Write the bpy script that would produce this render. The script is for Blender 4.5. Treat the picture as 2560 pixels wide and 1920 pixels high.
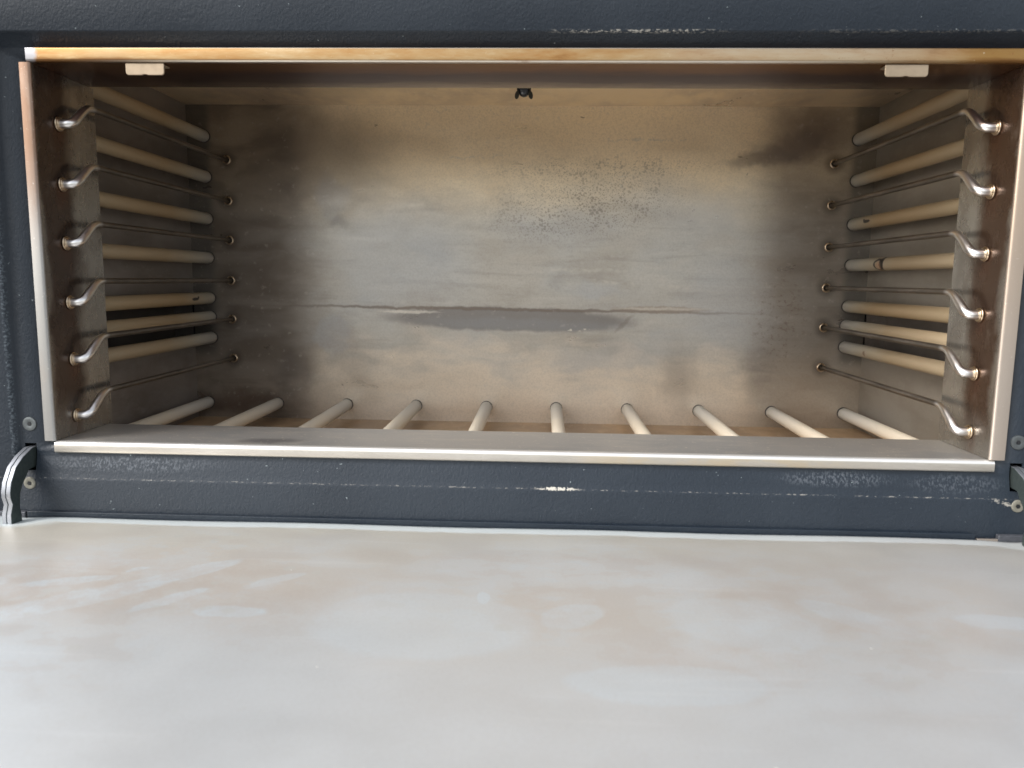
import bpy, bmesh, math, random
from mathutils import Vector, Matrix
R = math.radians
sc = bpy.context.scene
for o in list(bpy.data.objects): bpy.data.objects.remove(o)
C = bpy.context.collection
random.seed(7)

# ------------------------------------------------------------------ camera
cam = bpy.data.objects.new('camera', bpy.data.cameras.new('camera')); C.objects.link(cam)
cam.data.sensor_width = 36; cam.data.lens = 27.229
cam.data.clip_start = 0.01; cam.data.clip_end = 200
YAW, PITCH, ROLL = 0.0381, -0.1343, 0.0122
f = Vector((-math.sin(YAW)*math.cos(PITCH), math.cos(YAW)*math.cos(PITCH), math.sin(PITCH)))
r = Vector((math.cos(YAW), math.sin(YAW), 0)); u = r.cross(f)
r2 = r*math.cos(ROLL) + u*math.sin(ROLL); u2 = u*math.cos(ROLL) - r*math.sin(ROLL)
m = Matrix((r2, u2, -f)).transposed().to_4x4(); m.translation = Vector((0.0208, -0.5549, 0))
cam.matrix_world = m
cam.data.dof.use_dof = True; cam.data.dof.focus_distance = 0.66; cam.data.dof.aperture_fstop = 9.0
sc.camera = cam

# ------------------------------------------------------------------ overcast daylight
SUN_EL, SUN_AZ = 38, 236          # azimuth clockwise from +Y: behind the camera, to the left
w = bpy.data.worlds.new('World'); sc.world = w; w.use_nodes = True
wt = w.node_tree; bg = wt.nodes['Background']
sky = wt.nodes.new('ShaderNodeTexSky'); sky.sky_type = 'NISHITA'; sky.sun_disc = False
sky.sun_elevation = R(SUN_EL); sky.sun_rotation = R(SUN_AZ); sky.dust_density = 2; sky.air_density = 1.2
hs = wt.nodes.new('ShaderNodeHueSaturation'); hs.inputs['Saturation'].default_value = 0.30
wt.links.new(sky.outputs[0], hs.inputs['Color']); wt.links.new(hs.outputs[0], bg.inputs[0])
bg.inputs[1].default_value = 0.145
sl = bpy.data.lights.new('sun', 'SUN'); sl.energy = 1.35; sl.angle = R(24); sl.color = (1, .97, .93)
so = bpy.data.objects.new('sun', sl); C.objects.link(so)
d = Vector((math.sin(R(SUN_AZ))*math.cos(R(SUN_EL)), math.cos(R(SUN_AZ))*math.cos(R(SUN_EL)), math.sin(R(SUN_EL))))
so.rotation_euler = d.to_track_quat('Z', 'Y').to_euler()
vs = sc.view_settings; vs.view_transform = 'Standard'; vs.look = 'None'; vs.gamma = 1; vs.exposure = 1.05
try: vs.use_curve_mapping = False
except Exception: pass
sc.render.engine = 'CYCLES'; sc.cycles.max_bounces = 10; sc.cycles.diffuse_bounces = 5; sc.cycles.glossy_bounces = 8

# ------------------------------------------------------------------ node helper
class G:
    def __init__(s, name):
        s.m = bpy.data.materials.new(name); s.m.use_nodes = True; s.t = s.m.node_tree
        s.p = s.t.nodes['Principled BSDF']; s._xyz = None
    def n(s, k): return s.t.nodes.new(k)
    def put(s, v, sock):
        if isinstance(v, bpy.types.NodeSocket): s.t.links.new(v, sock)
        elif v is not None:
            if isinstance(v, (tuple, list)) and len(v) == 3 and sock.type == 'RGBA': v = (*v, 1)
            sock.default_value = v
    def co(s):
        if not s._xyz:
            tc = s.n('ShaderNodeTexCoord'); s._co = tc.outputs['Object']
            x = s.n('ShaderNodeSeparateXYZ'); s.t.links.new(s._co, x.inputs[0]); s._xyz = x.outputs
        return s._co
    def ax(s, i): s.co(); return s._xyz[i]
    def ma(s, op, a, b=None, c=None, clamp=False):
        x = s.n('ShaderNodeMath'); x.operation = op; x.use_clamp = clamp
        s.put(a, x.inputs[0]); s.put(b, x.inputs[1]); s.put(c, x.inputs[2]); return x.outputs[0]
    def noise(s, scale, detail=4, rough=.55, st=(1,1,1), off=(0,0,0), dist=0, color=False):
        mp = s.n('ShaderNodeMapping'); s.put(s.co(), mp.inputs[0]); mp.inputs['Scale'].default_value = st
        mp.inputs['Location'].default_value = off
        x = s.n('ShaderNodeTexNoise'); s.put(mp.outputs[0], x.inputs[0]); x.inputs['Scale'].default_value = scale
        x.inputs['Detail'].default_value = detail; x.inputs['Roughness'].default_value = rough; x.inputs['Distortion'].default_value = dist
        return x.outputs['Color' if color else 'Fac']
    def vor(s, scale, st=(1,1,1), off=(0,0,0), color=False, rnd=1):
        mp = s.n('ShaderNodeMapping'); s.put(s.co(), mp.inputs[0]); mp.inputs['Scale'].default_value = st
        mp.inputs['Location'].default_value = off
        x = s.n('ShaderNodeTexVoronoi'); s.put(mp.outputs[0], x.inputs[0]); x.inputs['Scale'].default_value = scale
        x.inputs['Randomness'].default_value = rnd
        return x.outputs['Distance'], x.outputs['Color']
    def mr(s, v, a, b, c=0, d=1, smooth=True):
        x = s.n('ShaderNodeMapRange'); x.interpolation_type = 'SMOOTHSTEP' if smooth else 'LINEAR'
        s.put(v, x.inputs[0])
        for k, q in enumerate((a, b, c, d)): s.put(q, x.inputs[k+1])
        return x.outputs[0]
    def mix(s, f, a, b, mode='MIX'):
        x = s.n('ShaderNodeMix'); x.data_type = 'RGBA'; x.blend_type = mode
        s.put(f, x.inputs[0]); s.put(a, x.inputs[6]); s.put(b, x.inputs[7]); return x.outputs[2]
    def ramp(s, v, pts):
        x = s.n('ShaderNodeValToRGB'); s.put(v, x.inputs[0]); e = x.color_ramp.elements
        while len(e) < len(pts): e.new(.5)
        for q, (p, c) in zip(e, pts): q.position = p; q.color = (*c, 1)
        return x.outputs[0]
    def blob(s, plane, cx, cy, rx, ry, ang=0, soft=.4, wob=.0, wsc=60):
        """soft elliptical mask with a wobbly outline in two object axes"""
        a = s.ma('SUBTRACT', s.ax(plane[0]), cx); b = s.ma('SUBTRACT', s.ax(plane[1]), cy)
        if wob:
            key = 'w%s' % wsc
            if not hasattr(s, key):
                c = s.n('ShaderNodeSeparateXYZ'); s.put(s.noise(wsc, 3, .6, color=True), c.inputs[0]); setattr(s, key, c.outputs)
            wv = getattr(s, key)
            a = s.ma('ADD', a, s.ma('MULTIPLY', s.ma('SUBTRACT', wv[0], .5), wob))
            b = s.ma('ADD', b, s.ma('MULTIPLY', s.ma('SUBTRACT', wv[1], .5), wob))
        ca, sa = math.cos(ang), math.sin(ang)
        if ang:
            a2 = s.ma('ADD', s.ma('MULTIPLY', a, ca), s.ma('MULTIPLY', b, sa))
            b = s.ma('SUBTRACT', s.ma('MULTIPLY', b, ca), s.ma('MULTIPLY', a, sa)); a = a2
        a = s.ma('DIVIDE', a, rx); b = s.ma('DIVIDE', b, ry)
        q = s.ma('SQRT', s.ma('ADD', s.ma('MULTIPLY', a, a), s.ma('MULTIPLY', b, b)))
        return s.mr(q, 1+soft, 1-soft, 0, 1)
    def band(s, axis, a, b, soft):
        v = s.ax(axis)
        return s.ma('MULTIPLY', s.mr(v, a-soft, a+soft), s.mr(v, b-soft, b+soft, 1, 0))
    def mx(s, *a):
        o = a[0]
        for q in a[1:]: o = s.ma('MAXIMUM', o, q)
        return o
    def bump(s, h, dist, strength=1, prev=None):
        x = s.n('ShaderNodeBump'); s.put(h, x.inputs['Height']); x.inputs['Distance'].default_value = dist
        x.inputs['Strength'].default_value = strength
        if prev: s.t.links.new(prev, x.inputs['Normal'])
        return x.outputs[0]
    def out(s, col, rough=.4, metal=0., normal=None, spec=None):
        s.put(col, s.p.inputs['Base Color']); s.put(rough, s.p.inputs['Roughness']); s.put(metal, s.p.inputs['Metallic'])
        if normal: s.t.links.new(normal, s.p.inputs['Normal'])
        if spec is not None: s.put(spec, s.p.inputs['Specular IOR Level'])
        return s.m
def L(r_, g_, b_):
    q = lambda c: (c/255/12.92) if c/255 <= .04045 else ((c/255+.055)/1.055)**2.4
    return (q(r_), q(g_), q(b_))

M = {}
# --- hammered blue-grey paint on the fascia
def paint(name, worn=True):
    g = G(name)
    orange = g.noise(620, 2, .5, (1, 1, .75)); coarse = g.noise(240, 2, .5)
    big = g.noise(9, 3, .5)
    base = g.mix(g.mr(big, .35, .65), (.0105, .0165, .0255), (.0140, .0210, .0310))
    fine = g.noise(900, 2, .6)
    base = g.mix(g.mr(fine, .62, .76, 0, .16), base, (.11, .13, .15))
    rough = g.mr(big, .3, .7, .36, .48)
    if worn:
        sp = g.noise(600, 3, .7, (.5, 1, 1)); sp2 = g.noise(55, 3, .7, (1, 0, 0), (3, 0, 0))
        cream = (.55, .52, .46)
        # scuffed line along the lower fold, interrupted and widening here and there
        ln = g.band(2, -.1525, -.1518, .0004)
        ln = g.ma('MULTIPLY', ln, g.mr(sp, .50, .64)); ln = g.ma('MULTIPLY', ln, g.mr(sp2, .38, .62, .10, .55))
        ch = g.blob((0, 2), .034, -.1519, .0145, .0010, 0, .35, .004, 500)
        ch = g.ma('MULTIPLY', ch, g.mr(g.noise(330, 3, .7), .38, .46))
        # upper fold
        lu = g.ma('MULTIPLY', g.band(2, .1665, .1683, .0005), g.mr(sp, .5, .6))
        lu = g.ma('MULTIPLY', lu, g.ma('MULTIPLY', g.mx(g.band(0, .03, .13, .02), g.ma('MULTIPLY', g.band(0, .2, .36, .02), .22)), .6))
        lv = g.ma('MULTIPLY', g.band(0, -.3745, -.3715, .0008), g.mr(sp, .46, .62, 0, .35))
        wr = g.mx(ln, ch, lu, g.ma('MULTIPLY', g.blob((0, 2), .354, -.1550, .009, .0010, -.3, .6, .005, 500), g.ma('MULTIPLY', g.mr(sp, .42, .55), .6)))
        base = g.mix(g.ma('MULTIPLY', wr, .85), base, cream)
        base = g.mix(lv, base, (.2, .24, .27))
        # dusty rub marks under the rim at both ends
        rub = g.mx(g.blob((0, 2), -.285, -.1405, .055, .0055, 0, .5), g.blob((0, 2), .235, -.1405, .035, .005, 0, .5), g.ma('MULTIPLY', g.blob((0, 2), .32, -.1425, .03, .006, 0, .5), .7))
        rub = g.ma('MULTIPLY', rub, g.mr(g.noise(700, 3, .6, (1, 1, .55)), .46, .62))
        base = g.mix(g.ma('MULTIPLY', rub, .3), base, (.2, .22, .25))
        chip = g.mr(g.noise(330, 2, .5, off=(5, 2, 1)), .745, .78)
        base = g.mix(g.ma('MULTIPLY', chip, .6), base, (.3, .35, .36))
    nm = g.bump(orange, .0006, .42); nm = g.bump(coarse, .0008, .22, nm)
    return g.out(base, g.ma('ADD', rough, .03), 0, nm, .40)
M['paint'] = paint('hammered_blue_grey_paint'); M['paint_plain'] = paint('door_shell_paint', False)

def steel(name, col, rough=.32, metal=1., br=(1, 1, 1), amt=.12, bump=.0, bs=300):
    g = G(name)
    b = g.noise(bs, 5, .65, br); l = g.noise(14, 4, .6)
    c = g.mix(g.mr(l, .3, .7, 0, amt), col, tuple(x*.72 for x in col))
    c = g.mix(g.mr(b, .35, .7, 0, amt), c, tuple(x*.6 for x in col))
    rr = g.ma('ADD', g.mr(b, .3, .7, rough-.06, rough+.08, False), g.mr(l, .3, .7, -.04, .06, False))
    return g.out(c, rr, metal, g.bump(b, .0002, bump) if bump else None)

# --- back wall: smeared, smoke-stained stainless sheet
g = G('stained_back_wall')
P = (0, 2)
n1 = g.noise(9, 6, .6, (1, 1, 1.8)); n2 = g.noise(17, 4, .5, (1, 1, 2.6), (4, 1, 2), .6); n3 = g.noise(130, 4, .7); n4 = g.noise(520, 3, .7)
c = g.ramp(n1, [(.30, (.36, .325, .275)), (.45, (.42, .39, .345)), (.56, (.46, .44, .40)), (.70, (.42, .41, .39))])
c = g.mix(g.mr(n2, .48, .72, 0, .5), c, (.50, .46, .40))
c = g.mix(g.mr(n2, .52, .30, 0, .36), c, (.29, .265, .24))
streak = g.noise(38, 4, .55, (.25, 1, 2.6), (1, 5, 2), .4)
c = g.mix(g.mr(streak, .50, .68, 0, .35), c, (.55, .52, .465))
c = g.mix(g.mr(streak, .46, .32, 0, .3), c, (.26, .235, .21))
# straw heat tint above, pinkish pale foot painting in the door's reflection
c = g.mix(g.ma('MULTIPLY', g.mr(g.ma('ADD', g.ax(2), g.ma('MULTIPLY', g.ma('SUBTRACT', n1, .5), .10)), .05, .14), .9), c, (.95, .78, .54))
c = g.mix(g.ma('MULTIPLY', g.mr(g.ma('ADD', g.ax(2), g.ma('MULTIPLY', g.ma('SUBTRACT', n2, .5), .12)), -.055, -.125), .85), c, (.80, .685, .55))
# brown darkening towards both sides, painting in shade and the collar's reflection
side = g.mx(g.mr(g.ma('ADD', g.ax(0), g.ma('MULTIPLY', g.ma('SUBTRACT', n1, .5), .06)), -.20, -.275), g.mr(g.ma('ADD', g.ax(0), g.ma('MULTIPLY', g.ma('SUBTRACT', n2, .5), .06)), .225, .29, 0, .7))
c = g.mix(g.ma('MULTIPLY', side, g.mr(n2, .35, .62, .9, .75)), c, (.15, .12, .095))
# blue-grey wiped areas
for (x, z, rx, rz, an, so_, am) in [(-.14, .02, .075, .055, 0, .5, .45), (.04, .055, .07, .02, .05, .5, .3), (-.215, .085, .018, .022, .3, .45, .5), (-.218, -.065, .018, .020, .2, .25, .5),
        (.225, -.03, .045, .05, .4, .5, .45), (.10, -.085, .06, .016, .15, .45, .3), (.17, .08, .06, .03, -.4, .5, .3), (.08, -.01, .03, .008, 0, .5, .5)]:
    c = g.mix(g.ma('MULTIPLY', g.blob(P, x, z, rx, rz, an, so_, .03, 40), am), c, (.40, .405, .41))
# dark smear below the long scratch, with its slanted right end
sm = g.blob(P, -.015, -.0445, .135, .0125, -.01, .18, .010, 40)
c = g.mix(g.ma('MULTIPLY', sm, .85), c, (.195, .18, .17))
c = g.mix(g.ma('MULTIPLY', g.blob(P, .0, -.05, .11, .006, -.02, .6, .01, 40), .45), c, (.27, .275, .28))
c = g.mix(g.ma('MULTIPLY', g.blob(P, .112, -.047, .013, .0022, .75, .5, .006, 90), .5), c, (.2, .17, .145))
# long scratch line
sc1 = g.blob(P, -.03, -.0335, .235, .0018, -.004, .5, .006, 60)
c = g.mix(g.ma('MULTIPLY', sc1, .85), c, (.17, .135, .11))
c = g.mix(g.ma('MULTIPLY', g.blob(P, .15, -.0315, .05, .004, 0, .3, .006, 90), .55), c, (.28, .22, .17))
c = g.mix(g.ma('MULTIPLY', g.blob(P, .155, -.0305, .045, .0014, 0, .5, .004, 120), .7), c, (.56, .50, .42))
c = g.mix(g.ma('MULTIPLY', g.blob(P, -.13, -.0375, .03, .0016, 0, .5, .004, 120), .8), c, (.62, .57, .5))
# pale dab dots at the end of the smear
dd, _ = g.vor(190, (1, 0, 1)); dots = g.ma('MULTIPLY', g.mr(dd, .42, .28), g.blob(P, .062, -.0552, .016, .0016, 0, .2))
c = g.mix(dots, c, (.62, .58, .5))
# wiped edge highlights
for (x, z, rx, rz, an) in [(-.125, .078, .045, .0014, .10), (.11, .103, .022, .0012, -.12), (.10, .112, .012, .001, 0), (.06, .010, .07, .0016, .03), (.14, -.005, .07, .0016, -.08), (-.06, .132, .04, .001, .05), (.12, .151, .05, .001, 0)]:
    c = g.mix(g.ma('MULTIPLY', g.ma('MULTIPLY', g.blob(P, x, z, rx, rz, an, .6, .012, 60), g.mr(n3, .42, .6)), .45), c, (.58, .54, .47))
# oily speckles, clustered
ds, _ = g.vor(290, (1, 0, 1)); ds2, _ = g.vor(520, (1, 0, 1), (3, 0, 1))
n5 = g.noise(60, 2, .5, off=(9, 0, 0))
sz = g.mr(n5, .4, .7, .10, .42, False)
spk = g.mx(g.mr(g.ma('SUBTRACT', ds, sz), .14, -.02, 0, .9), g.mr(ds2, .40, .22, 0, .9))
cl = g.mx(g.blob(P, .065, .080, .10, .034, .10, .6, .03, 40), g.ma('MULTIPLY', g.blob(P, .08, .118, .11, .012, .03, .5, .03, 40), .8), g.ma('MULTIPLY', g.blob(P, .0, .06, .30, .10, 0, .6), .13))
c = g.mix(g.ma('MULTIPLY', g.ma('MULTIPLY', spk, cl), .55), c, (.115, .095, .08))
# purple-black soot cloud upper right, soot patches; the large upper-left one paints in shade
for (x, z, rx, rz, an, am, col) in [(.295, .143, .040, .014, .2, .55, (.085, .06, .07)), (.25, .131, .03, .007, .1, .5, (.12, .10, .095)), (.305, .165, .035, .02, 0, .55, (.12, .085, .075)), (-.262, -.105, .022, .022, .6, .6, (.10, .08, .07)), (-.225, .128, .07, .05, 0, .6, (.12, .095, .08)),
        (-.325, -.14, .06, .012, 0, .5, (.09, .05, .035)), (-.20, -.085, .02, .05, .5, .3, (.15, .12, .10)), (.175, -.105, .018, .035, .1, .4, (.2, .18, .165)), (.262, -.10, .016, .03, 0, .35, (.17, .15, .14)), (-.21, .06, .013, .006, 0, .4, (.15, .14, .14))]:
    c = g.mix(g.ma('MULTIPLY', g.blob(P, x, z, rx, rz, an, .65, .03, 40), am), c, col)
c = g.mix(g.ma('MULTIPLY', g.ma('MULTIPLY', g.mr(g.ma('ABSOLUTE', g.ax(0)), .345, .356), g.mr(g.ax(2), -.095, -.08)), .6), c, (.075, .078, .075))  # dark corner reflections painted as upright bands
# reddish rubbed marks at right
rb = g.ma('MULTIPLY', g.blob(P, .285, -.045, .028, .05, 0, .6, .03, 40), g.mr(g.noise(150, 4, .75, (1, 1, 1.5)), .52, .66))
c = g.mix(g.ma('MULTIPLY', rb, .5), c, (.14, .08, .06))
# soft dark rings round the rod ends
zr0, zd = .1269-.0055, .0440
for sx in (-1, 1):
    a = g.ma('SUBTRACT', g.ax(0), .331*sx)
    zz = g.ma('SUBTRACT', g.ma('MODULO', g.ma('ADD', g.ma('SUBTRACT', g.ax(2), .1269), 10*zd+zd/2), zd), zd/2)
    q = g.ma('SQRT', g.ma('ADD', g.ma('MULTIPLY', a, a), g.ma('MULTIPLY', zz, zz)))
    q = g.ma('MULTIPLY', g.mr(q, .014, .004), g.band(2, -.115, .15, .004))
    c = g.mix(g.ma('MULTIPLY', q, .55), c, (.06, .045, .035))
c = g.mix(g.mr(n4, .35, .75, 0, .22), c, (.20, .17, .14))
c = g.mix(g.ma('MULTIPLY', g.mr(n3, .58, .72), .25), c, (.56, .52, .46))
rough = g.ma('ADD', g.mr(n2, .3, .7, .19, .31, False), g.mr(n1, .3, .7, -.03, .06, False))
nm = g.bump(n1, .003, .05); nm = g.bump(n3, .0003, .08, nm)
M['back'] = g.out(c, g.ma('ADD', rough, .08), .55, nm)

# --- side walls, ceiling, floor of the chamber
def wall(name, col, dark, tint, rough=.36, metal=.5, seed=0.):
    g = G(name)
    a = g.noise(11, 6, .62, (1, .6, 1.4), (seed, 0, 0)); b = g.noise(90, 4, .7, (1, .4, 1.2), (seed, 1, 0)); e = g.noise(500, 2, .6)
    c = g.mix(g.mr(a, .38, .62), dark, col); c = g.mix(g.mr(b, .52, .72, 0, .4), c, tint)
    c = g.mix(g.mr(e, .6, .8, 0, .3), c, dark)
    return g.out(c, g.mr(a, .3, .7, rough-.06, rough+.08, False), metal, g.bump(a, .002, .15))
M['side_l'] = wall('shaded_side_wall', (.30, .27, .25), (.20, .175, .155), (.34, .31, .28))  # left wall tone darkened for shade, right wall lightened as the lit side
M['side_r'] = wall('lit_side_wall', (.36, .33, .29), (.27, .24, .20), (.40, .36, .31), seed=4)
M['ceil'] = wall('straw_tinted_ceiling', (.84, .68, .46), (.54, .42, .30), (.86, .76, .58), .3, .55, seed=8)
M['floor'] = wall('tan_baked_floor', (.58, .41, .25), (.38, .26, .16), (.64, .50, .35), .5, .3, seed=12)
M['dark'] = wall('dark_recess_sheet', (.085, .075, .068), (.05, .045, .04), (.11, .10, .09), .6, .2)  # near-black sheet for the left recess and tube rings
g = G('black_void'); M['black'] = g.out((.008, .009, .011), .6)

# --- collar sides: browner towards the rim
def collar(name, seed, *bg_, **kw):
    return collar_(name, seed, *bg_, **kw)
def collar_(name, seed, brown=(.10, .062, .042), grey=(.32, .30, .265), mot=.24):
    g = G(name)
    a = g.noise(16, 5, .6, (1, 1.5, 1), (seed, 0, 0)); b = g.noise(70, 5, .7, (1, 1, .6), (seed, 2, 0)); e = g.noise(430, 3, .7)
    yy = g.ma('ADD', g.ax(1), g.ma('MULTIPLY', g.ma('SUBTRACT', a, .5), .035))
    k = g.ma('MULTIPLY', g.mr(yy, .050, .034), g.mr(yy, .001, .010, .15, 1))
    k = g.ma('MULTIPLY', k, g.mr(g.ax(2), -.125, -.085, .1, 1))
    c = g.mix(k, grey, brown)
    c = g.mix(g.mr(b, .55, .72, 0, mot), c, (.42, .35, .29)); c = g.mix(g.ma('MULTIPLY', g.mr(a, .5, .35), .35), c, (.10, .07, .055))
    # streaks where condensate ran down below each rod hole
    zz = g.ma('SUBTRACT', g.ma('MODULO', g.ma('ADD', g.ma('SUBTRACT', g.ax(2), .1107), .4400), .0440), .0)
    st = g.ma('MULTIPLY', g.ma('MULTIPLY', g.blob((1, 1), .0285, .0285, .010, .010, 0, .6), g.mr(zz, .018, .042)), g.mr(b, .35, .6, .4, 1))
    c = g.mix(g.ma('MULTIPLY', st, .55), c, (.11, .045, .025))
    c = g.mix(g.mr(e, .68, .74, 0, .35), c, (.6, .5, .42))
    return g.out(c, g.mr(b, .3, .7, .20, .33, False), .8, g.bump(b, .0006, .12))
M['collar_l'] = collar('collar_side_brown', 0, (.085, .062, .050), (.32, .295, .26), .14); M['collar_r'] = collar('collar_side_brown_warm', 5)

# --- top flange: straw / amber heat colours on its face, brown underside
g = G('amber_heat_tinted_flange')
a = g.noise(7, 4, .6, (1, 1, 3)); b = g.noise(60, 5, .7, (.35, 1, 1.6)); e = g.noise(330, 3, .75, off=(2, 0, 0))
am = g.ma('ADD', g.ma('MULTIPLY', a, .45), g.ma('MULTIPLY', b, .55))
face = g.ramp(am, [(.36, (.20, .09, .026)), (.45, (.31, .17, .065)), (.53, (.35, .225, .105)), (.64, (.43, .33, .20))])
face = g.mix(g.ma('MULTIPLY', g.band(0, .11, .27, .05), g.mr(b, .3, .6, .5, .9)), face, (.40, .315, .215))
face = g.mix(g.ma('MULTIPLY', g.band(0, -.30, -.27, .02), .6), face, (.34, .245, .14))
face = g.mix(g.mr(g.ma('ADD', g.ax(0), g.ma('MULTIPLY', b, .01)), .29, .325, 0, .8), face, (.27, .15, .045))
# low edge turns browner at both ends
lo = g.ma('MULTIPLY', g.mr(g.ma('ADD', g.ax(2), g.ma('MULTIPLY', g.ma('SUBTRACT', b, .5), .006)), .1515, .149), g.mx(g.mr(g.ax(0), -.23, -.28), g.mr(g.ax(0), .29, .33)))
face = g.mix(g.ma('MULTIPLY', lo, .8), face, (.15, .065, .02))
face = g.mix(g.ma('MULTIPLY', g.mr(e, .62, .69), g.mx(g.mr(g.ax(0), .12, .25), .25)), face, (.20, .09, .03))
face = g.mix(g.mr(g.noise(420, 3, .75, off=(7, 0, 0)), .66, .72, 0, .7), face, (.62, .52, .38))
face = g.mix(g.blob((0, 2), -.3445, .1525, .0075, .0075, 0, .25, .003, 400), face, (.30, .295, .31))
wr = g.ma('MULTIPLY', g.mx(g.mr(g.ax(2), .1490, .1480), g.mr(g.ax(2), .1562, .1568)), g.ma('MULTIPLY', g.band(0, -.26, .20, .06), g.mr(b, .3, .45, .4, 1)))  # highlights painted along the lower and upper edge
face = g.mix(g.ma('MULTIPLY', wr, .8), face, (.78, .74, .66))
y = g.ma('ADD', g.ax(1), g.ma('MULTIPLY', g.ma('SUBTRACT', b, .5), .03))
und = g.ramp(g.mr(y, 0, .075, 0, 1, False), [(.0, (.36, .19, .08)), (.28, (.26, .125, .055)), (.45, (.10, .055, .05)), (.70, (.12, .075, .065)), (.88, (.33, .25, .18)), (1, (.44, .35, .24))])
und = g.mix(g.mx(g.mr(g.ax(0), -.12, -.28, 0, .6), g.mr(g.ax(0), .2, .3, 0, .35)), und, (.085, .045, .035))
und = g.mix(g.ma('MULTIPLY', g.mr(g.noise(200, 4, .75, (.35, 1, 1)), .62, .70), .4), und, (.4, .33, .28))
k = g.mr(g.ax(1), .0022, .0032)
M['top'] = g.out(g.mix(k, face, und), g.mr(k, 0, 1, .34, .27), .85, g.bump(b, .0006, .15))

# --- side flanges / bottom flange / tabs
g = G('bottom_flange_steel')
a = g.noise(8, 4, .6, (1, 1, 1)); b = g.noise(70, 5, .7, (.3, 1, 1)); e = g.noise(520, 3, .75)
c = g.mix(g.mr(b, .35, .7), (.46, .43, .385), (.54, .51, .465)); c = g.mix(g.ma('MULTIPLY', g.band(0, .05, .24, .05), g.mr(b, .4, .6, .1, .55)), c, (.50, .385, .22))
c = g.mix(g.mr(e, .64, .72, 0, .6), c, (.30, .24, .18))
edge_glint = g.mr(g.ax(2), -.1274, -.1262); c = g.mix(edge_glint, c, (.86, .85, .82))  # rounded edge painted near-white for the sky's reflection
fl = g.mix(g.mr(a, .35, .65), (.34, .33, .32), (.44, .41, .375)); fl = g.mix(g.mr(b, .5, .7, 0, .4), fl, (.58, .52, .44))
fl = g.mix(g.blob((0, 1), -.185, .018, .022, .008, .1, .5, .01, 90), fl, (.22, .21, .205))
spc = g.mr(g.noise(520, 2, .7, (.6, 1, 1), (3, 3, 0)), .665, .70); fl = g.mix(g.ma('MULTIPLY', spc, .85), fl, (.75, .68, .55))
k = g.mr(g.ax(1), .0030, .0045)
M['bottom'] = g.out(g.mix(k, c, fl), g.mr(k, 0, 1, .36, .33), g.mr(k, 0, 1, .75, .62), g.bump(b, .0004, .12))
def flange(name, top_col, low_col, z0, z1):
    g = G(name)
    b = g.noise(60, 5, .7, (1, 1, .3)); e = g.noise(450, 3, .7)
    z = g.ma('ADD', g.ax(2), g.ma('MULTIPLY', g.ma('SUBTRACT', b, .5), .05))
    c = g.mix(g.mr(z, z0, z1), low_col, top_col)
    c = g.mix(g.mr(e, .62, .72, 0, .35), c, (.9, .86, .8)); c = g.mix(g.mr(b, .5, .35, 0, .2), c, (.4, .33, .28))
    return g.out(c, .36, .8, g.bump(b, .0004, .1))
M['flange_l'] = flange('left_flange_steel', (.23, .145, .10), (.36, .355, .345), -.0, .10)
M['flange_r'] = flange('right_flange_steel', (.46, .36, .28), (.52, .45, .39), -.08, .06)
M['tab'] = steel('cream_stained_tab', (.34, .265, .185), .42, .55, amt=.3, bs=240)
g = G('rod_steel_dull_shaded_inside'); b = g.noise(60, 3, .6, (1, .3, 1)); k = g.mr(g.ax(1), .051, .060)  # straight run darkened for the weak light inside, besides its dull heat tint
M['rod'] = g.out(g.mix(k, (.80, .775, .75), g.mix(g.mr(b, .4, .6), (.13, .11, .09), (.21, .18, .15))), g.mr(k, 0, 1, .30, .34), g.mr(k, 0, 1, 1, .8))
M['washer'] = steel('brassy_washer', (.62, .50, .36), .28, 1)
M['screw'] = steel('dull_zinc_screw', (.15, .165, .17), .45, .8, amt=.4)
M['screw_dirty'] = steel('dirty_screw', (.24, .23, .19), .7, .1, amt=.6)
M['zinc_edge'] = steel('galvanised_arm_edge', (.33, .345, .375), .5, .85, (1, 1, .3), .5, .3)
M['zinc'] = steel('galvanised_arm_side', (.12, .15, .145), .45, .8, amt=.5)
M['bracket'] = steel('scuffed_bracket', (.09, .095, .11), .5, .3, amt=.7)
M['bulb'] = steel('black_bulb_glass', (.02, .022, .025), .12, 0.)
M['clip'] = steel('spring_clip_steel', (.10, .095, .075), .4, .8)

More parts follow.
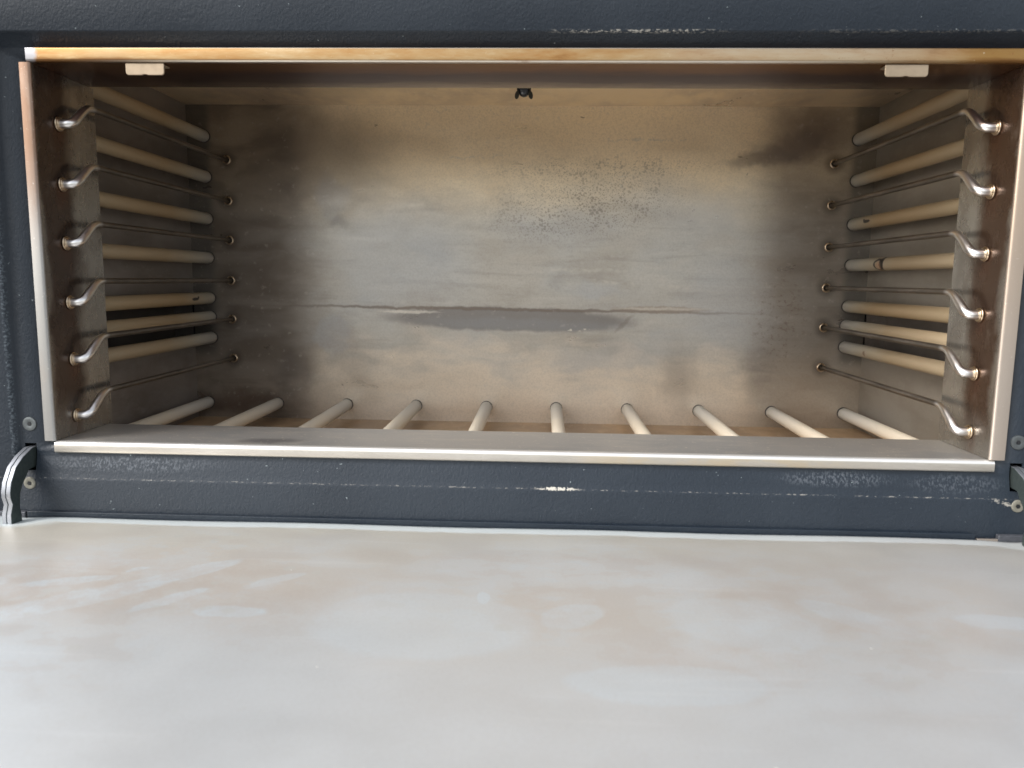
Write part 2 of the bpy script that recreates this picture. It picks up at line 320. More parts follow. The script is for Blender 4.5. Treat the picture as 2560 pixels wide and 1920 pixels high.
# --- ceramic tubes, with burnt marks on three of them
def tube_mat(name, mark=None):
    g = G(name)
    oi = g.n('ShaderNodeObjectInfo').outputs['Random']
    b = g.noise(22, 4, .6, (1, .5, 1)); e = g.noise(300, 3, .7)
    y = g.ma('ADD', g.ax(1), g.ma('MULTIPLY', g.ma('SUBTRACT', b, .5), .08))
    y = g.ma('ADD', y, g.ma('MULTIPLY', g.ma('SUBTRACT', oi, .5), .05))
    c = g.ramp(g.mr(y, .05, .315, 0, 1, False), [(0, (.36, .28, .175)), (.35, (.36, .26, .15)), (.60, (.34, .24, .13)), (.76, (.37, .31, .22)), (.9, (.38, .37, .32)), (1, (.36, .37, .36))])
    c = g.mix(g.mr(oi, 0, 1, 0, .35), c, (.40, .34, .25)); c = g.mix(g.mr(e, .66, .74, 0, .3), c, (.2, .14, .09))
    if mark == 'dash':
        k = g.mx(g.blob((1, 2), .262, 0, .008, .0016, .0, .2, .002, 300), g.blob((1, 2), .268, .0006, .004, .0012, .5, .2, .002, 300))
        c = g.mix(k, c, (.012, .008, .006))
    if mark == 'comma':
        k = g.mx(g.blob((1, 2), .222, .0005, .0046, .0075, .35, .2, .003, 300), g.ma('MULTIPLY', g.blob((1, 2), .230, -.0005, .0095, .0058, 0, .15, .003, 300), g.ma('SUBTRACT', 1, g.blob((1, 2), .229, -.0012, .0070, .0042, 0, .15, .004, 300))))
        c = g.mix(k, c, (.014, .010, .008))
        c = g.mix(g.ma('MULTIPLY', g.blob((1, 2), .229, -.002, .005, .004, 0, .5, .003, 300), .5), c, (.45, .24, .13))
    if mark == 'spot':
        c = g.mix(g.ma('MULTIPLY', g.blob((1, 2), .245, -.001, .0025, .0025, 0, .4, .003, 300), .8), c, (.12, .06, .03))
    return g.out(c, .42, 0, g.bump(e, .0002, .15), .5)
for k in (None, 'dash', 'comma', 'spot'): M['tube_%s' % k] = tube_mat('cream_ceramic_tube' + ('_'+k if k else ''), k)
g = G('white_ceramic_tube')
b = g.noise(22, 4, .6, (1, .5, 1)); oi = g.n('ShaderNodeObjectInfo').outputs['Random']; e = g.noise(300, 3, .7)
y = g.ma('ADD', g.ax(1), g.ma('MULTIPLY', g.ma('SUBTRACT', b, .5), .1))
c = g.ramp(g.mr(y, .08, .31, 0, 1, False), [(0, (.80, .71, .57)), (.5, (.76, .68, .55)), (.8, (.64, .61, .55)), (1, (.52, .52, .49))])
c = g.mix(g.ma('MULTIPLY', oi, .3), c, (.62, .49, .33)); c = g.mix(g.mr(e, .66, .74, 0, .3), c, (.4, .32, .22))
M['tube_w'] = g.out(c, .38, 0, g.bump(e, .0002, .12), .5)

# --- door liner: pale steel sheet, tan baked film with wiped, bluish patches
g = G('baked_door_liner')
P = (0, 1)
n1 = g.noise(6, 5, .55, (1, 1.3, 1)); n2 = g.noise(22, 6, .6, (1, 1.6, 1), (5, 3, 0)); n3 = g.noise(75, 4, .65); n4 = g.noise(600, 2, .6)
cool_grey = (.68, .70, .705); film = (.65, .60, .53)
c = g.mix(g.mr(n1, .35, .65, .25, .75), cool_grey, film)
# warmer tan near the oven, cooler grey towards the handle end
c = g.mix(g.ma('MULTIPLY', g.mr(g.ma('ADD', g.ax(1), g.ma('MULTIPLY', g.ma('SUBTRACT', n1, .5), .12)), -.10, -.02), .8), c, (.70, .655, .56))
c = g.mix(g.ma('MULTIPLY', g.mr(g.ma('ADD', g.ax(1), g.ma('MULTIPLY', g.ma('SUBTRACT', n2, .5), .10)), -.15, -.235), .8), c, cool_grey)
rim_ = g.ma('ABSOLUTE', g.ma('SUBTRACT', n2, .5))
patch = g.mr(n2, .53, .56); reg = g.mx(g.blob(P, -.22, -.14, .13, .10, .3, .5), g.blob(P, .12, -.14, .21, .09, -.2, .5))
c = g.mix(g.ma('MULTIPLY', g.ma('MULTIPLY', patch, reg), .4), c, (.66, .70, .72))
c = g.mix(g.ma('MULTIPLY', g.ma('MULTIPLY', g.mr(n2, .47, .44), reg), .26), c, (.62, .545, .48))
for (x, yy, rx, ry, an, am) in [(-.193, -.112, .035, .009, .75, .75), (-.235, -.155, .05, .012, .7, .8), (-.285, -.195, .045, .011, .75, .8), (-.255, -.130, .026, .006, .35, .9), (-.300, -.135, .012, .007, 0, .6), (-.145, -.163, .020, .0075, 0, .9), (-.185, -.150, .022, .006, .9, .8),
        (-.135, -.118, .018, .005, .7, .5), (-.225, -.109, .0065, .0032, .8, .9), (.270, -.150, .024, .0085, -.1, .8), (.195, -.150, .035, .012, -.7, .6), (.13, -.16, .04, .03, -.4, .45), (-.01, -.135, .004, .008, 0, .7), (.04, -.155, .02, .014, .6, .6), (-.04, -.17, .06, .04, 0, .5), (.08, -.225, .045, .018, 0, .6)]:
    c = g.mix(g.ma('MULTIPLY', g.blob(P, x, yy, rx, ry, an, .10, .009, 60), am), c, (.70, .755, .785))
for (x, yy, rx, ry, an, am) in [(-.235, -.13, .10, .045, .1, .7), (.03, -.145, .03, .028, 0, .4), (.18, -.135, .07, .035, -.2, .4), (.06, -.070, .32, .006, 0, .25), (.23, -.165, .05, .014, -.1, .4), (-.12, -.155, .06, .03, .4, .35), (.11, -.20, .05, .015, 0, .35), (-.27, -.165, .05, .02, .5, .35)]:
    c = g.mix(g.ma('MULTIPLY', g.ma('MULTIPLY', g.blob(P, x, yy, rx, ry, an, .6, .03, 40), g.mr(n3, .35, .6, .3, 1)), am*.6), c, (.62, .52, .44))
# drip dots
fd, _ = g.vor(150, (1, 1.3, 0), (2, 5, 0)); c = g.mix(g.ma('MULTIPLY', g.ma('MULTIPLY', g.mr(g.ma('SUBTRACT', fd, g.mr(n3, .4, .7, 0, .35, False)), .04, -.04), g.mr(n2, .4, .55)), .22), c, (.66, .65, .62))
vd, _ = g.vor(62, (1, 1.2, 0)); vs_ = g.mr(g.noise(30, 2, .5, off=(2, 7, 0)), .45, .7, .0, .34, False)
c = g.mix(g.ma('MULTIPLY', g.ma('MULTIPLY', g.mr(g.ma('SUBTRACT', vd, vs_), .03, -.03), reg), .45), c, (.64, .64, .60))
# bluish-grey margin along the hinge edge and at the two screw corners
mg = g.mr(g.ma('ADD', g.ax(1), g.ma('MULTIPLY', g.ma('SUBTRACT', n3, .5), .006)), -.0255, -.0205)
mg = g.mx(mg, g.blob(P, -.372, -.016, .042, .022, 0, .3, .01, 60), g.blob(P, .376, -.012, .046, .02, 0, .25, .01, 60))
c = g.mix(g.ma('MULTIPLY', mg, .9), c, (.58, .635, .645))
c = g.mix(g.ma('MULTIPLY', g.mr(g.ma('ADD', g.ax(0), g.ma('MULTIPLY', g.ma('SUBTRACT', n1, .5), .3)), .0, .36), .42), c, (.44, .415, .40))  # right side painted darker, imitating light that falls off from the left
scr = g.mr(g.noise(45, 3, .5, (.12, 2.2, 1), (3, 2, 1)), .64, .68); c = g.mix(g.ma('MULTIPLY', scr, .10), c, (.85, .86, .86))
c = g.mix(g.mr(n4, .3, .8, 0, .12), c, (.45, .43, .40))
sp = g.mr(g.noise(170, 1, .5, off=(1, 8, 2)), .83, .85); c = g.mix(sp, c, (.95, .95, .92))
rough = g.ma('ADD', g.mr(n2, .3, .7, .36, .46, False), g.ma('MULTIPLY', mg, .12))
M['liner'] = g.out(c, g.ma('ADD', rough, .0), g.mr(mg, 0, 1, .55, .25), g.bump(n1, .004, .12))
g = G('concrete_ground'); a = g.noise(3, 6, .6); b = g.noise(60, 4, .7)
M['ground'] = g.out(g.mix(g.mr(a, .3, .7), (.20, .19, .175), (.27, .26, .24)), .85, 0, g.bump(b, .004, .3))
M['shell'] = M['paint_plain']

# ------------------------------------------------------------------ mesh helpers
BASE = Vector((0, .15, -.36))
def root(name, label, cat):
    o = bpy.data.objects.new(name, None); C.objects.link(o); o.location = BASE; o['label'] = label; o['category'] = cat
    o.empty_display_size = .05; return o
def obj(name, bm, mat, parent=None, label=None, smooth=False, bev=0, seg=2, loc=None, ang=35):
    if isinstance(bm, bmesh.types.BMesh):
        bmesh.ops.recalc_face_normals(bm, faces=bm.faces)
        me = bpy.data.meshes.new(name); bm.to_mesh(me); bm.free()
        if isinstance(mat, (list, tuple)):
            for q in mat: me.materials.append(q)
        else: me.materials.append(mat)
        if smooth or bev:
            for p in me.polygons: p.use_smooth = True
    else: me = bm
    o = bpy.data.objects.new(name, me); C.objects.link(o)
    L0 = Vector(loc or (0, 0, 0))
    if parent is None: o.location = L0
    elif parent.type == 'EMPTY': o.parent = parent; o.location = L0 - BASE
    else: o.parent = parent; o.location = L0          # sub-part: coordinates relative to the part
    if bev:
        b = o.modifiers.new('bevel', 'BEVEL'); b.width = bev; b.segments = seg; b.limit_method = 'ANGLE'; b.angle_limit = R(ang); b.harden_normals = True
    elif smooth:
        try: me.set_sharp_from_angle(angle=R(ang))
        except Exception: pass
    if label: o['label'] = label
    return o
def box(bm, x0, x1, y0, y1, z0, z1):
    v = [bm.verts.new(p) for p in [(x0,y0,z0),(x1,y0,z0),(x1,y1,z0),(x0,y1,z0),(x0,y0,z1),(x1,y0,z1),(x1,y1,z1),(x0,y1,z1)]]
    for q in [(0,3,2,1),(4,5,6,7),(0,1,5,4),(1,2,6,5),(2,3,7,6),(3,0,4,7)]: bm.faces.new([v[i] for i in q])
    return bm
def prism(pts, axis, a, b, bm=None):
    """closed outline pts (two other axes, in order) extruded along an axis from a to b"""
    bm = bm or bmesh.new()
    def mk(p, t): return {0: (t, p[0], p[1]), 1: (p[0], t, p[1]), 2: (p[0], p[1], t)}[axis]
    A = [bm.verts.new(mk(p, a)) for p in pts]; B = [bm.verts.new(mk(p, b)) for p in pts]; n = len(pts)
    bm.faces.new(A[::-1]); bm.faces.new(B)
    for i in range(n): bm.faces.new([A[i], A[(i+1) % n], B[(i+1) % n], B[i]])
    return bm
def arc(cx, cy, r_, a0, a1, n=5): return [(cx+r_*math.cos(R(a0+(a1-a0)*i/n)), cy+r_*math.sin(R(a0+(a1-a0)*i/n))) for i in range(n+1)]
def sweep(path, rad, seg=16, bm=None, cap=True):
    bm = bm or bmesh.new(); P_ = [Vector(p) for p in path]; rings = []; prev = None
    for i, p in enumerate(P_):
        t = ((P_[min(i+1, len(P_)-1)]-P_[max(i-1, 0)])).normalized()
        if prev is None: n_ = t.orthogonal().normalized()
        else: n_ = (prev - t*prev.dot(t)).normalized()
        prev = n_; b_ = t.cross(n_); rr = rad[i] if isinstance(rad, (list, tuple)) else rad
        rings.append([bm.verts.new(p + rr*(math.cos(2*math.pi*k/seg)*n_ + math.sin(2*math.pi*k/seg)*b_)) for k in range(seg)])
    for a, b in zip(rings, rings[1:]):
        for k in range(seg): bm.faces.new([a[k], a[(k+1) % seg], b[(k+1) % seg], b[k]])
    if cap: bm.faces.new(rings[0][::-1]); bm.faces.new(rings[-1])
    return bm
def smooth_path(pts, n=6):
    P_ = [Vector(p) for p in pts]; P_ = [2*P_[0]-P_[1]] + P_ + [2*P_[-1]-P_[-2]]; o = []
    for i in range(1, len(P_)-2):
        a, b, c_, d_ = P_[i-1:i+3]
        for k in range(n):
            t = k/n
            o.append(.5*((2*b)+(-a+c_)*t+(2*a-5*b+4*c_-d_)*t*t+(-a+3*b-3*c_+d_)*t**3))
    o.append(P_[-2]); return o
def lathe(prof, axis, seg=24, bm=None, at=(0, 0, 0)):
    bm = bm or bmesh.new(); rings = []
    for (r_, h) in prof:
        ring = []
        for k in range(seg):
            a = 2*math.pi*k/seg; x, y_ = r_*math.cos(a), r_*math.sin(a)
            p = {0: (h, x, y_), 1: (x, h, y_), 2: (x, y_, h)}[axis]
            ring.append(bm.verts.new(Vector(p)+Vector(at)))
        rings.append(ring)
    for a, b in zip(rings, rings[1:]):
        for k in range(seg): bm.faces.new([a[k], a[(k+1) % seg], b[(k+1) % seg], b[k]])
    bm.faces.new(rings[0][::-1]); bm.faces.new(rings[-1]); return bm

# ------------------------------------------------------------------ ground the oven stands on
bm = bmesh.new(); v = [bm.verts.new(p) for p in [(-30, -30, -.36), (30, -30, -.36), (30, 30, -.36), (-30, 30, -.36)]]; bm.faces.new(v)
gr = obj('ground', bm, M['ground']); gr['kind'] = 'structure'

oven = root('electric_oven', 'blue-grey electric oven, door folded down, cream tubes lining its stained steel chamber', 'oven')

# ------------------------------------------------------------------ outer shell and fascia
YC, YB, XW, ZT, ZB = .072, .314, .375, .186, -.1615
bm = bmesh.new()
box(bm, -.43, -.427, .002, .42, -.358, .262); box(bm, .427, .43, .002, .42, -.358, .262)
box(bm, -.4268, .4268, .002, .42, .259, .262); box(bm, -.4268, .4268, .417, .42, -.358, .2588); box(bm, -.4268, .4268, .002, .4168, -.358, -.355)
obj('outer_shell', bm, M['shell'], oven)

XF = .3725
bm = bmesh.new()
def rect(x, z0, z1, y): return [bm.verts.new(p) for p in [(-x, y, z0), (x, y, z0), (x, y, z1), (-x, y, z1)]]
def fillet(x, z0, z1, y, rad, n=4):
    out = []
    for cx, cz, a0 in [(-x+rad, z0+rad, 180), (x-rad, z0+rad, 270), (x-rad, z1-rad, 0), (-x+rad, z1-rad, 90)]:
        for i in range(n+1):
            a = R(a0+90*i/n); yy = y if not isinstance(y, tuple) else (y[1] if cz > 0 else y[0]); out.append(bm.verts.new((cx+rad*math.cos(a), yy, cz+rad*math.sin(a))))
    return out
loops = [fillet(.4302, -.3582, .2622, .002, .004), fillet(.4302, -.3582, .2622, -.0005, .004), fillet(.4287, -.3567, .2607, -.002, .003),
         fillet(XF+.0008, -.1540, .1679, -.002, .006), fillet(XF, -.1523, .1671, -.0014, .006), fillet(XF-.0006, -.1506, .1664, (-.0008, .0002), .006),
         fillet(XF-.0020, -.1375, .1592, (.0022, .0072), .005), fillet(XF-.0035, -.1358, .1582, (.0027, .0080), .004), fillet(.3430, -.1262, .1488, (.0027, .0080), .001)]
for a, b in zip(loops, loops[1:]):
    n = len(a)
    for i in range(n): bm.faces.new([a[i], a[(i+1) % n], b[(i+1) % n], b[i]])
fas = obj('front_fascia', bm, M['paint'], oven, smooth=True, ang=50)
sol = fas.modifiers.new('solid', 'SOLIDIFY'); sol.thickness = .0015; sol.offset = -1
# cut the two hinge slots through the sheet
for sx in (-1, 1):
    cb = box(bmesh.new(), *sorted((sx*.3584, sx*.3674)), -.02, .03, -.1468, -.1266); me = bpy.data.meshes.new('c'); cb.to_mesh(me); cb.free()
    co_ = bpy.data.objects.new('cutter', me); C.objects.link(co_)
    bo = fas.modifiers.new('slot', 'BOOLEAN'); bo.operation = 'DIFFERENCE'; bo.object = co_; bo.solver = 'EXACT'
dg = bpy.context.evaluated_depsgraph_get(); fas.parent = oven; dg.update()
co_l = [o for o in C.objects if o.name.startswith('cutter')]
for o in co_l: o.location = -Vector((0, 0, 0))
bpy.context.view_layer.update(); dg = bpy.context.evaluated_depsgraph_get()
nm_ = bpy.data.meshes.new_from_object(fas.evaluated_get(dg)); fas.modifiers.clear(); fas.data = nm_; nm_.name = 'front_fascia'
for o in co_l: bpy.data.objects.remove(o)
for sx in (-1, 1):
    bm = box(bmesh.new(), *sorted((sx*.3540, sx*.3715)), .022, .036, -.165, -.12)
    obj('hinge_pocket', bm, M['black'], oven)

# ------------------------------------------------------------------ entrance collar (four folded sheets)
T = .0014
def Lsheet_z(zin, zout, x0, x1, rr=.0016):
    """folded sheet along x: inner face at zin, flange from zin to zout at the front"""
    s = 1 if zout > zin else -1
    a = [(YC, zin)] + [(rr - rr*math.sin(R(t)), zin + s*(rr - rr*math.cos(R(t)))) for t in (0, 22, 45, 67, 90)]
    b = [(rr*.6 - rr*.6*math.cos(R(t)), zout - s*(rr*.6 - rr*.6*math.sin(R(t)))) for t in (0, 30, 60, 90)]
    pts = a + b + [(.0078, zout), (.0078, zout-s*T), (T*1.3, zout-s*T*1.3), (T*1.3, zin+s*T*1.3), (.0025, zin+s*T), (YC, zin+s*T)]
    return prism(pts, 0, x0, x1)
XI = .3421
top = obj('top_collar', Lsheet_z(.1473, .1572, -.3447, .3475, .0020), M['top'], oven, smooth=True, ang=40, label='amber heat-tinted top collar')
bot = obj('bottom_collar', Lsheet_z(-.1244, -.1332, -.3431, .3462, .0030), M['bottom'], oven, smooth=True, ang=40)
def Lsheet_x(s, xo, z0, z1, rr=.0020):
    xi = XI*s; YC = .0785 if s < 0 else .0735
    a = [(xi, YC-.0005)] + [(xi + s*(rr - rr*math.cos(R(t))), rr - rr*math.sin(R(t))) for t in (0, 22, 45, 67, 90)]
    b = [(xo - s*(rr*.4 - rr*.4*math.sin(R(t))), rr*.4 - rr*.4*math.cos(R(t))) for t in (0, 45, 90)]
    pts = a + b + [(xo, .0078), (xo-s*T, .0078), (xo-s*T*1.3, T*1.3), (xi+s*T*1.3, T*1.3), (xi+s*T, .0030), (xi+s*T, YC-.0005)]
    return prism(pts, 2, z0, z1)
def two(bm, s, m0):   # flange faces get slot 1
    return bm
cl = obj('side_collar', Lsheet_x(-1, -.3503, -.1241, .1471), [M['collar_l'], M['flange_l']], oven, smooth=True, ang=40)
cr = obj('side_collar', Lsheet_x(1, .3530, -.1241, .1471), [M['collar_r'], M['flange_r']], oven, smooth=True, ang=40, label='warm-tinted side collar')
for o in (cl, cr):
    for p in o.data.polygons:
        if p.center.y < .0019 and abs(p.normal.z) < .5: p.material_index = 1
        if abs(p.normal.z) > .5: p.material_index = 1
# latch tabs folded down below the top flange
for x0, x1 in ((-.2746, -.2470), (.2494, .2783)):
    rr = .0022; z1, z0 = .1470, .1389
    mid = (x0+x1)/2
    pts = [(x0, z1)] + [(x0+rr-rr*math.cos(R(t)), z0+rr-rr*math.sin(R(t))) for t in (0, 30, 60, 90)] + [(mid-.002, z0), (mid-.0012, z0+.0005), (mid+.0012, z0+.0005), (mid+.002, z0)] + [(x1-rr+rr*math.sin(R(t)), z0+rr-rr*math.cos(R(t))) for t in (0, 30, 60, 90)] + [(x1, z1)]
    bm = prism(pts, 1, .0020, .0034); box(bm, x0+.0005, x1-.0005, .0036, .012, z1-.0013, z1-.0002)
    obj('latch_tab', bm, M['tab'], oven, bev=.0005, ang=50)

# ------------------------------------------------------------------ chamber
t_ = .0015
obj('back_wall', box(bmesh.new(), -XW, XW, YB, YB+t_, ZB, ZT), M['back'], oven)
ZR0, ZR1 = -.0735, -.0215   # recess behind the paired tubes
for s, k in ((-1, 'side_l'), (1, 'side_r')):
    bm = bmesh.new(); xa, xb = sorted((s*XW, s*(XW+t_)))
    box(bm, xa, xb, YC, YB, ZR1, ZT); box(bm, xa, xb, YC, YB, ZB, ZR0)
    wl = obj('side_wall', bm, M[k], oven, label='side wall, tone darkened as shade' if s < 0 else 'brown side wall, tone lightened as lit')
    bm = bmesh.new(); xc, xd = sorted((s*(XW+.022), s*(XW+.0235)))
    box(bm, xc, xd, YC, YB, ZR0-.002, ZR1+.002)
    e0, e1 = sorted((s*(XW+t_), s*(XW+.022)))
    box(bm, e0, e1, YC, YB, ZR1, ZR1+.0015); box(bm, e0, e1, YC, YB, ZR0-.0015, ZR0); box(bm, e0, e1, YB-.002, YB-.0005, ZR0, ZR1)
    obj('side_recess', bm, M['dark' if s < 0 else 'side_l'], wl)
obj('ceiling_sheet', box(bmesh.new(), -XW, XW, YC, YB, ZT, ZT+t_), M['ceil'], oven)
obj('floor_sheet', box(bmesh.new(), -XW, XW, YC, YB, ZB-t_, ZB), M['floor'], oven)
bm = bmesh.new()
box(bm, -XW-t_, XW+t_, YC-.003, YC-.0015, .1489, ZT+t_); box(bm, -XW-t_, XW+t_, YC-.003, YC-.0015, ZB-t_, -.1260)
box(bm, -XW-t_, -XI-.0016, YC-.003, YC-.0015, -.1259, .1488); box(bm, XI+.0016, XW+t_, YC-.003, YC-.0015, -.1259, .1488)
obj('chamber_front_sheet', bm, M['side_l'], oven)

# ceramic heating tubes
def tube_mesh(name, mat, y0, y1, rad=.0065):
    n = 10; bm = lathe([(rad*.55, y0), (rad*.9, y0+.001), (rad, y0+.003)] + [(rad, y0+.003+(y1-y0-.006)*i/n) for i in range(1, n)] + [(rad, y1-.003), (rad*.9, y1-.001), (rad*.55, y1)], 1, 28)
    bmesh.ops.recalc_face_normals(bm, faces=bm.faces)
    me = bpy.data.meshes.new(name); bm.to_mesh(me); bm.free(); me.materials.append(mat)
    for p in me.polygons: p.use_smooth = True
    try: me.set_sharp_from_angle(angle=R(60))
    except Exception: pass
    return me
TM = {k: tube_mesh('heating_tube', M['tube_%s' % k], .0745, .3138) for k in (None, 'dash', 'comma', 'spot')}
TM['w'] = tube_mesh('heating_tube', M['tube_w'], .0745, .3138)
ZTUBE = [.1524, .1088, .0631, .0198, -.0249, -.0458, -.0699]
marks = {(-1, 4): 'dash', (1, 2): 'dash', (1, 3): 'comma', (1, 6): 'spot'}
cm = bmesh.new(); cm = lathe([(.0068, -.0006), (.0085, -.0006), (.0085, 0), (.0068, 0)], 1, 20)
hb = lathe([(.0050, .0), (.0069, .0), (.0069, .0004), (.0050, .0004)], 1, 24); HM = bpy.data.meshes.new('tube_socket'); hb.to_mesh(HM); hb.free(); HM.materials.append(M['dark'])
for s in (-1, 1):
    for i, z in enumerate(ZTUBE):
        k = marks.get((s, i)); jx, jz = random.uniform(-.0006, .0006), random.uniform(-.0004, .0004)
        obj('heating_tube', TM[k], None, oven, loc=(s*.355+jx, 0, z+jz), label='cream heating tube with a black scorch mark' if k in ('dash', 'comma') else None)
        obj('tube_socket', HM, None, C.objects[-1], loc=(0, .3134, 0))
for i in range(10):
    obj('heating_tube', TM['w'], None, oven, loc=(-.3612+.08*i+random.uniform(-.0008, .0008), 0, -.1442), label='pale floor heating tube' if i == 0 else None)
    obj('tube_socket', HM, None, C.objects[-1], loc=(0, .3134, 0))

# guide rods: out of the collar side, up and back, straight to the rear wall
def rod_mesh(s):
    pts = smooth_path([(-.3440, .0285, 0), (-.3395, .0285, 0), (-.3345, .0292, .0004), (-.3322, .0325, .0026), (-.3315, .0385, .0078), (-.3310, .0450, .0130), (-.3310, .0515, .0158), (-.3310, .0600, .0163), (-.3310, .0800, .0163)], 6)
    pts = [Vector((p.x*-s, p.y, p.z)) for p in pts] + [Vector((-.331*-s, y, .0163)) for y in (.12, .18, .24, .3135)]
    rad = [.0034 if p.y < .036 else max(.0024, .0034-(p.y-.036)*.05) for p in pts]
    bm = sweep(pts, rad, 18); bmesh.ops.recalc_face_normals(bm, faces=bm.faces)
    me = bpy.data.meshes.new('guide_rod'); bm.to_mesh(me); bm.free(); me.materials.append(M['rod'])
    for p in me.polygons: p.use_smooth = True
    return me
def ring_mesh(axis, name, R0=.0042, r0=.00095):
    bm = bmesh.new(); n, k = 28, 10; V = []
    for i in range(n):
        a = 2*math.pi*i/n; row = []
        for j in range(k):
            b = 2*math.pi*j/k; rr = R0+r0*math.cos(b); h = r0*math.sin(b)
            p = (h, rr*math.cos(a), rr*math.sin(a)) if axis == 0 else (rr*math.cos(a), h, rr*math.sin(a))
            row.append(bm.verts.new(p))
        V.append(row)
    for i in range(n):
        for j in range(k): bm.faces.new([V[i][j], V[(i+1) % n][j], V[(i+1) % n][(j+1) % k], V[i][(j+1) % k]])
    bmesh.ops.recalc_face_normals(bm, faces=bm.faces)
    me = bpy.data.meshes.new(name); bm.to_mesh(me); bm.free(); me.materials.append(M['washer'])
    for p in me.polygons: p.use_smooth = True
    return me
RX, RYm = ring_mesh(0, 'eyelet', .0047, .0008), ring_mesh(1, 'eyelet', .0040, .0010)
for s in (-1, 1):
    rm = rod_mesh(s)
    for i in range(6):
        z = .1107-.0440*i
        rd = obj('guide_rod', rm, None, oven, loc=(0, 0, z+random.uniform(-.0005, .0005))); rd.rotation_euler = (R(random.uniform(-.12, .12)), 0, 0)
        e = obj('eyelet', RX, None, rd, loc=(s*.3411, .0285, 0)); e2 = obj('eyelet', RX, None, rd, loc=(s*.3399, .0285, 0)); e2.scale = (.7, .86, .86)
        obj('eyelet', RYm, None, rd, loc=(s*.331, .3128, .0163))

# temperature bulb in its spring clip, hung from the chamber ceiling
bm = lathe([(.0010, -.0088), (.0030, -.0080), (.0042, -.0063), (.0050, -.0035), (.0052, 0), (.0052, .020), (.003, .0275)], 2, 24)
blb = obj('temperature_bulb', bm, M['bulb'], oven, smooth=True, loc=(.0024, .110, .1580))
bm = box(bmesh.new(), -.0075, .0075, -.006, .006, .0268, .0279)
obj('mounting_plate', bm, M['clip'], blb)
for s in (-1, 1):
    bm = bmesh.new()
    top_ = [(s*.0060, .027), (s*.0060, .004), (s*.0050, -.0045)]
    for (xa, za), (xb, zb) in zip(top_, top_[1:]):
        P4 = [(xa-.0006, za), (xa+.0006, za), (xb+.0006, zb), (xb-.0006, zb)]
        prism(P4, 1, -.0030, .0012, bm)
    ear = [(s*.0050+.0019*math.cos(R(t))+s*(-.0030*(math.sin(R(t))-1))*.18, -.0078+.0034*math.sin(R(t))) for t in range(0, 360, 30)]
    prism(ear, 1, -.0034, -.0024, bm)
    obj('spring_clip', bm, M['clip'], blb, bev=.0003)

# ------------------------------------------------------------------ socket screws on the fascia
def screw(x, y, z, mat, label=None, rad=.0054):
    bm = lathe([(.0014, .0014), (.0014, .0004), (.0021, .0002), (rad-.0012, 0), (rad-.0003, .0002), (rad, .0008), (rad, .0030)], 1, 26)
    o = obj('screw', bm, mat, oven, label, smooth=True, loc=(x, y-.0012, z), ang=30)
    hx = lathe([(.00155, .0), (.00155, .0004)], 1, 6); obj('hex_socket', hx, M['black'], o, loc=(0, -.00005, 0))
    return o
screw(-.3625, .0031, -.1119, M['screw']); screw(.3625, .0031, -.1114, M['screw'])
screw(-.3625, -.0016, -.1563, M['screw_dirty'], 'dirt-crusted screw', .0046); screw(.3638, -.0016, -.1569, M['screw_dirty'], 'dirt-crusted screw', .0046)

# ------------------------------------------------------------------ door, folded down level
ZD = -.1805; XD = .392
dm = obj('door', box(bmesh.new(), -XD, XD, -.352, -.0065, -.214, ZD-.0040), M['paint_plain'], oven, bev=.002)
# liner sheet: gently uneven, dimpled round the corner screws, hinge edge rolled down
bm = bmesh.new(); NX, NY = 120, 60; X0, X1, Y0, Y1 = -XD+.004, XD-.004, -.348, -.0078; V = []
for i in range(NX+1):
    row = []
    for j in range(NY+1):
        x = X0+(X1-X0)*i/NX; y = Y0+(Y1-Y0)*(j/NY)**.8; z = ZD
        z += .0006*math.sin(x*9+1)*math.sin(y*11) + .0003*math.sin(x*31+y*17)
        for sx_ in (-.3615, .3583):
            d2 = (x-sx_)**2+(y+.0165)**2; z -= .0016*math.exp(-d2/.00022)
        z -= .0011*max(0, (y+.020)/.0122)**1.6
        row.append(bm.verts.new((x, y, z)))
    V.append(row)
for i in range(NX):
    for j in range(NY): bm.faces.new([V[i][j], V[i+1][j], V[i+1][j+1], V[i][j+1]])
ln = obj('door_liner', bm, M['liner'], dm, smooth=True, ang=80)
so_ = ln.modifiers.new('t', 'SOLIDIFY'); so_.thickness = .0011; so_.offset = -1
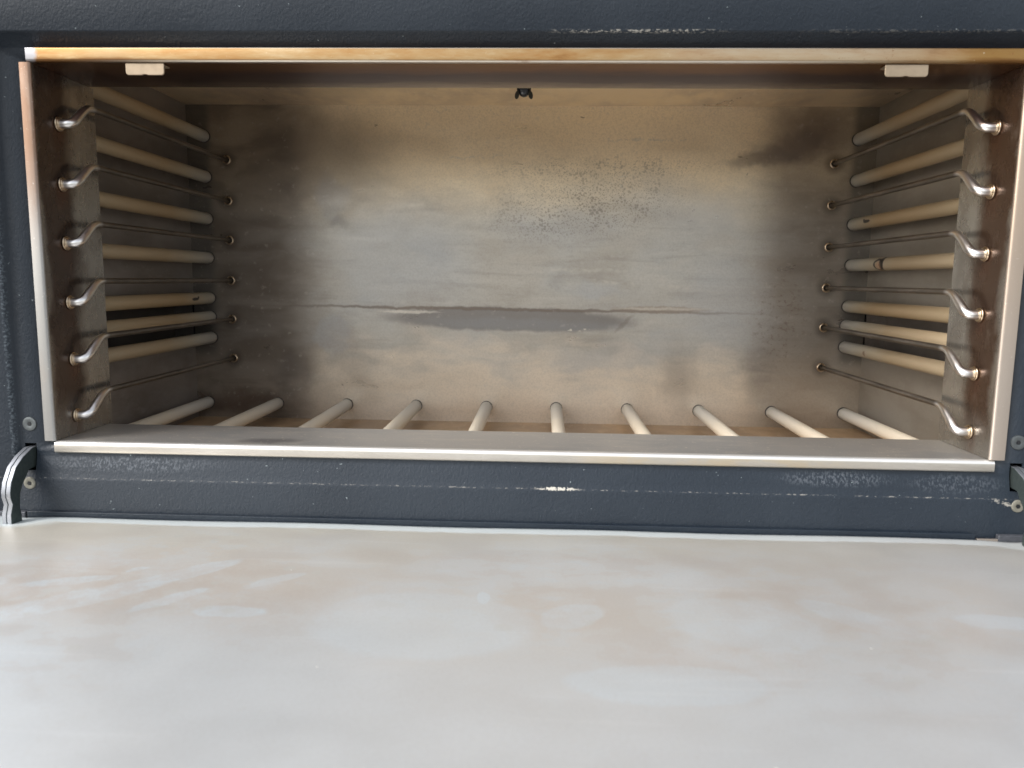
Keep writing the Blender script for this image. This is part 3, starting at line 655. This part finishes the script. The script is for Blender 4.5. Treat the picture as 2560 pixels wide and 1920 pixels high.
# raised painted lip behind the liner
pts = [(-.3632, -.0068), (.3265, -.0068), (.3335, -.0068), (.3285, -.0026), (-.3632, -.0026)]
lip = obj('hinge_lip', prism([(p[0], p[1]) for p in pts], 2, -.1850, -.1768), M['paint_plain'], dm, bev=.0004)
bt = obj('bright_edge_strip', box(bmesh.new(), .3345, .3490, -.0078, -.0052, -.1848, -.1801), M['flange_r'], dm, bev=.0003)
for sx_ in (-.3615, .3583):
    o = obj('screw', lathe([(.0012, -.0010), (.0018, .0), (.0042, .0002), (.0046, -.0006)], 2, 24), M['screw_dirty'], dm, smooth=True, loc=(sx_, -.0165, ZD-.0014), ang=30)
obj('drain_notch', box(bmesh.new(), -.0026, .0022, -.0105, -.0078, ZD-.0012, ZD-.0007), M['screw_dirty'], dm)

# hinge arms: two laminated sickle plates through each slot
outer = [(.024, -.1310), (.008, -.1292), (.0001, -.1294), (-.0108, -.1338), (-.0195, -.1399), (-.0256, -.1495), (-.0276, -.1566), (-.0276, -.1605), (-.0258, -.1660), (-.0284, -.1732), (-.0286, -.1808)]
inner = [(-.0170, -.1808), (-.0170, -.1753), (-.0182, -.1696), (-.0166, -.1596), (-.0136, -.1539), (-.0104, -.1508), (-.0056, -.1450), (.0010, -.1445), (.024, -.1450)]
for s in (-1, 1):
    P_ = [(a, b) for a, b in outer+inner]
    am_ = None
    for q, (xa, xb) in enumerate(((.3635, .3668), (.3598, .3632))):
        bm = prism(P_, 0, *sorted((s*xa, s*xb)))
        if am_ is None:
            am_ = obj('hinge_arm', bm, [M['zinc'], M['zinc_edge']], oven, bev=.0005, ang=50); o = am_
        else: o = obj('hinge_plate', bm, [M['zinc'], M['zinc_edge']], am_, bev=.0005, ang=50)
        for p in o.data.polygons:
            if abs(p.normal.x) < .5: p.material_index = 1
    # foot bracket bolted down behind the liner corner
    bm = box(bmesh.new(), *sorted((s*(.3495 if s > 0 else .3640), s*.3860)), -.0074, -.0028, -.186, -.1772)
    obj('hinge_bracket', bm, M['bracket'], am_, bev=.0008)
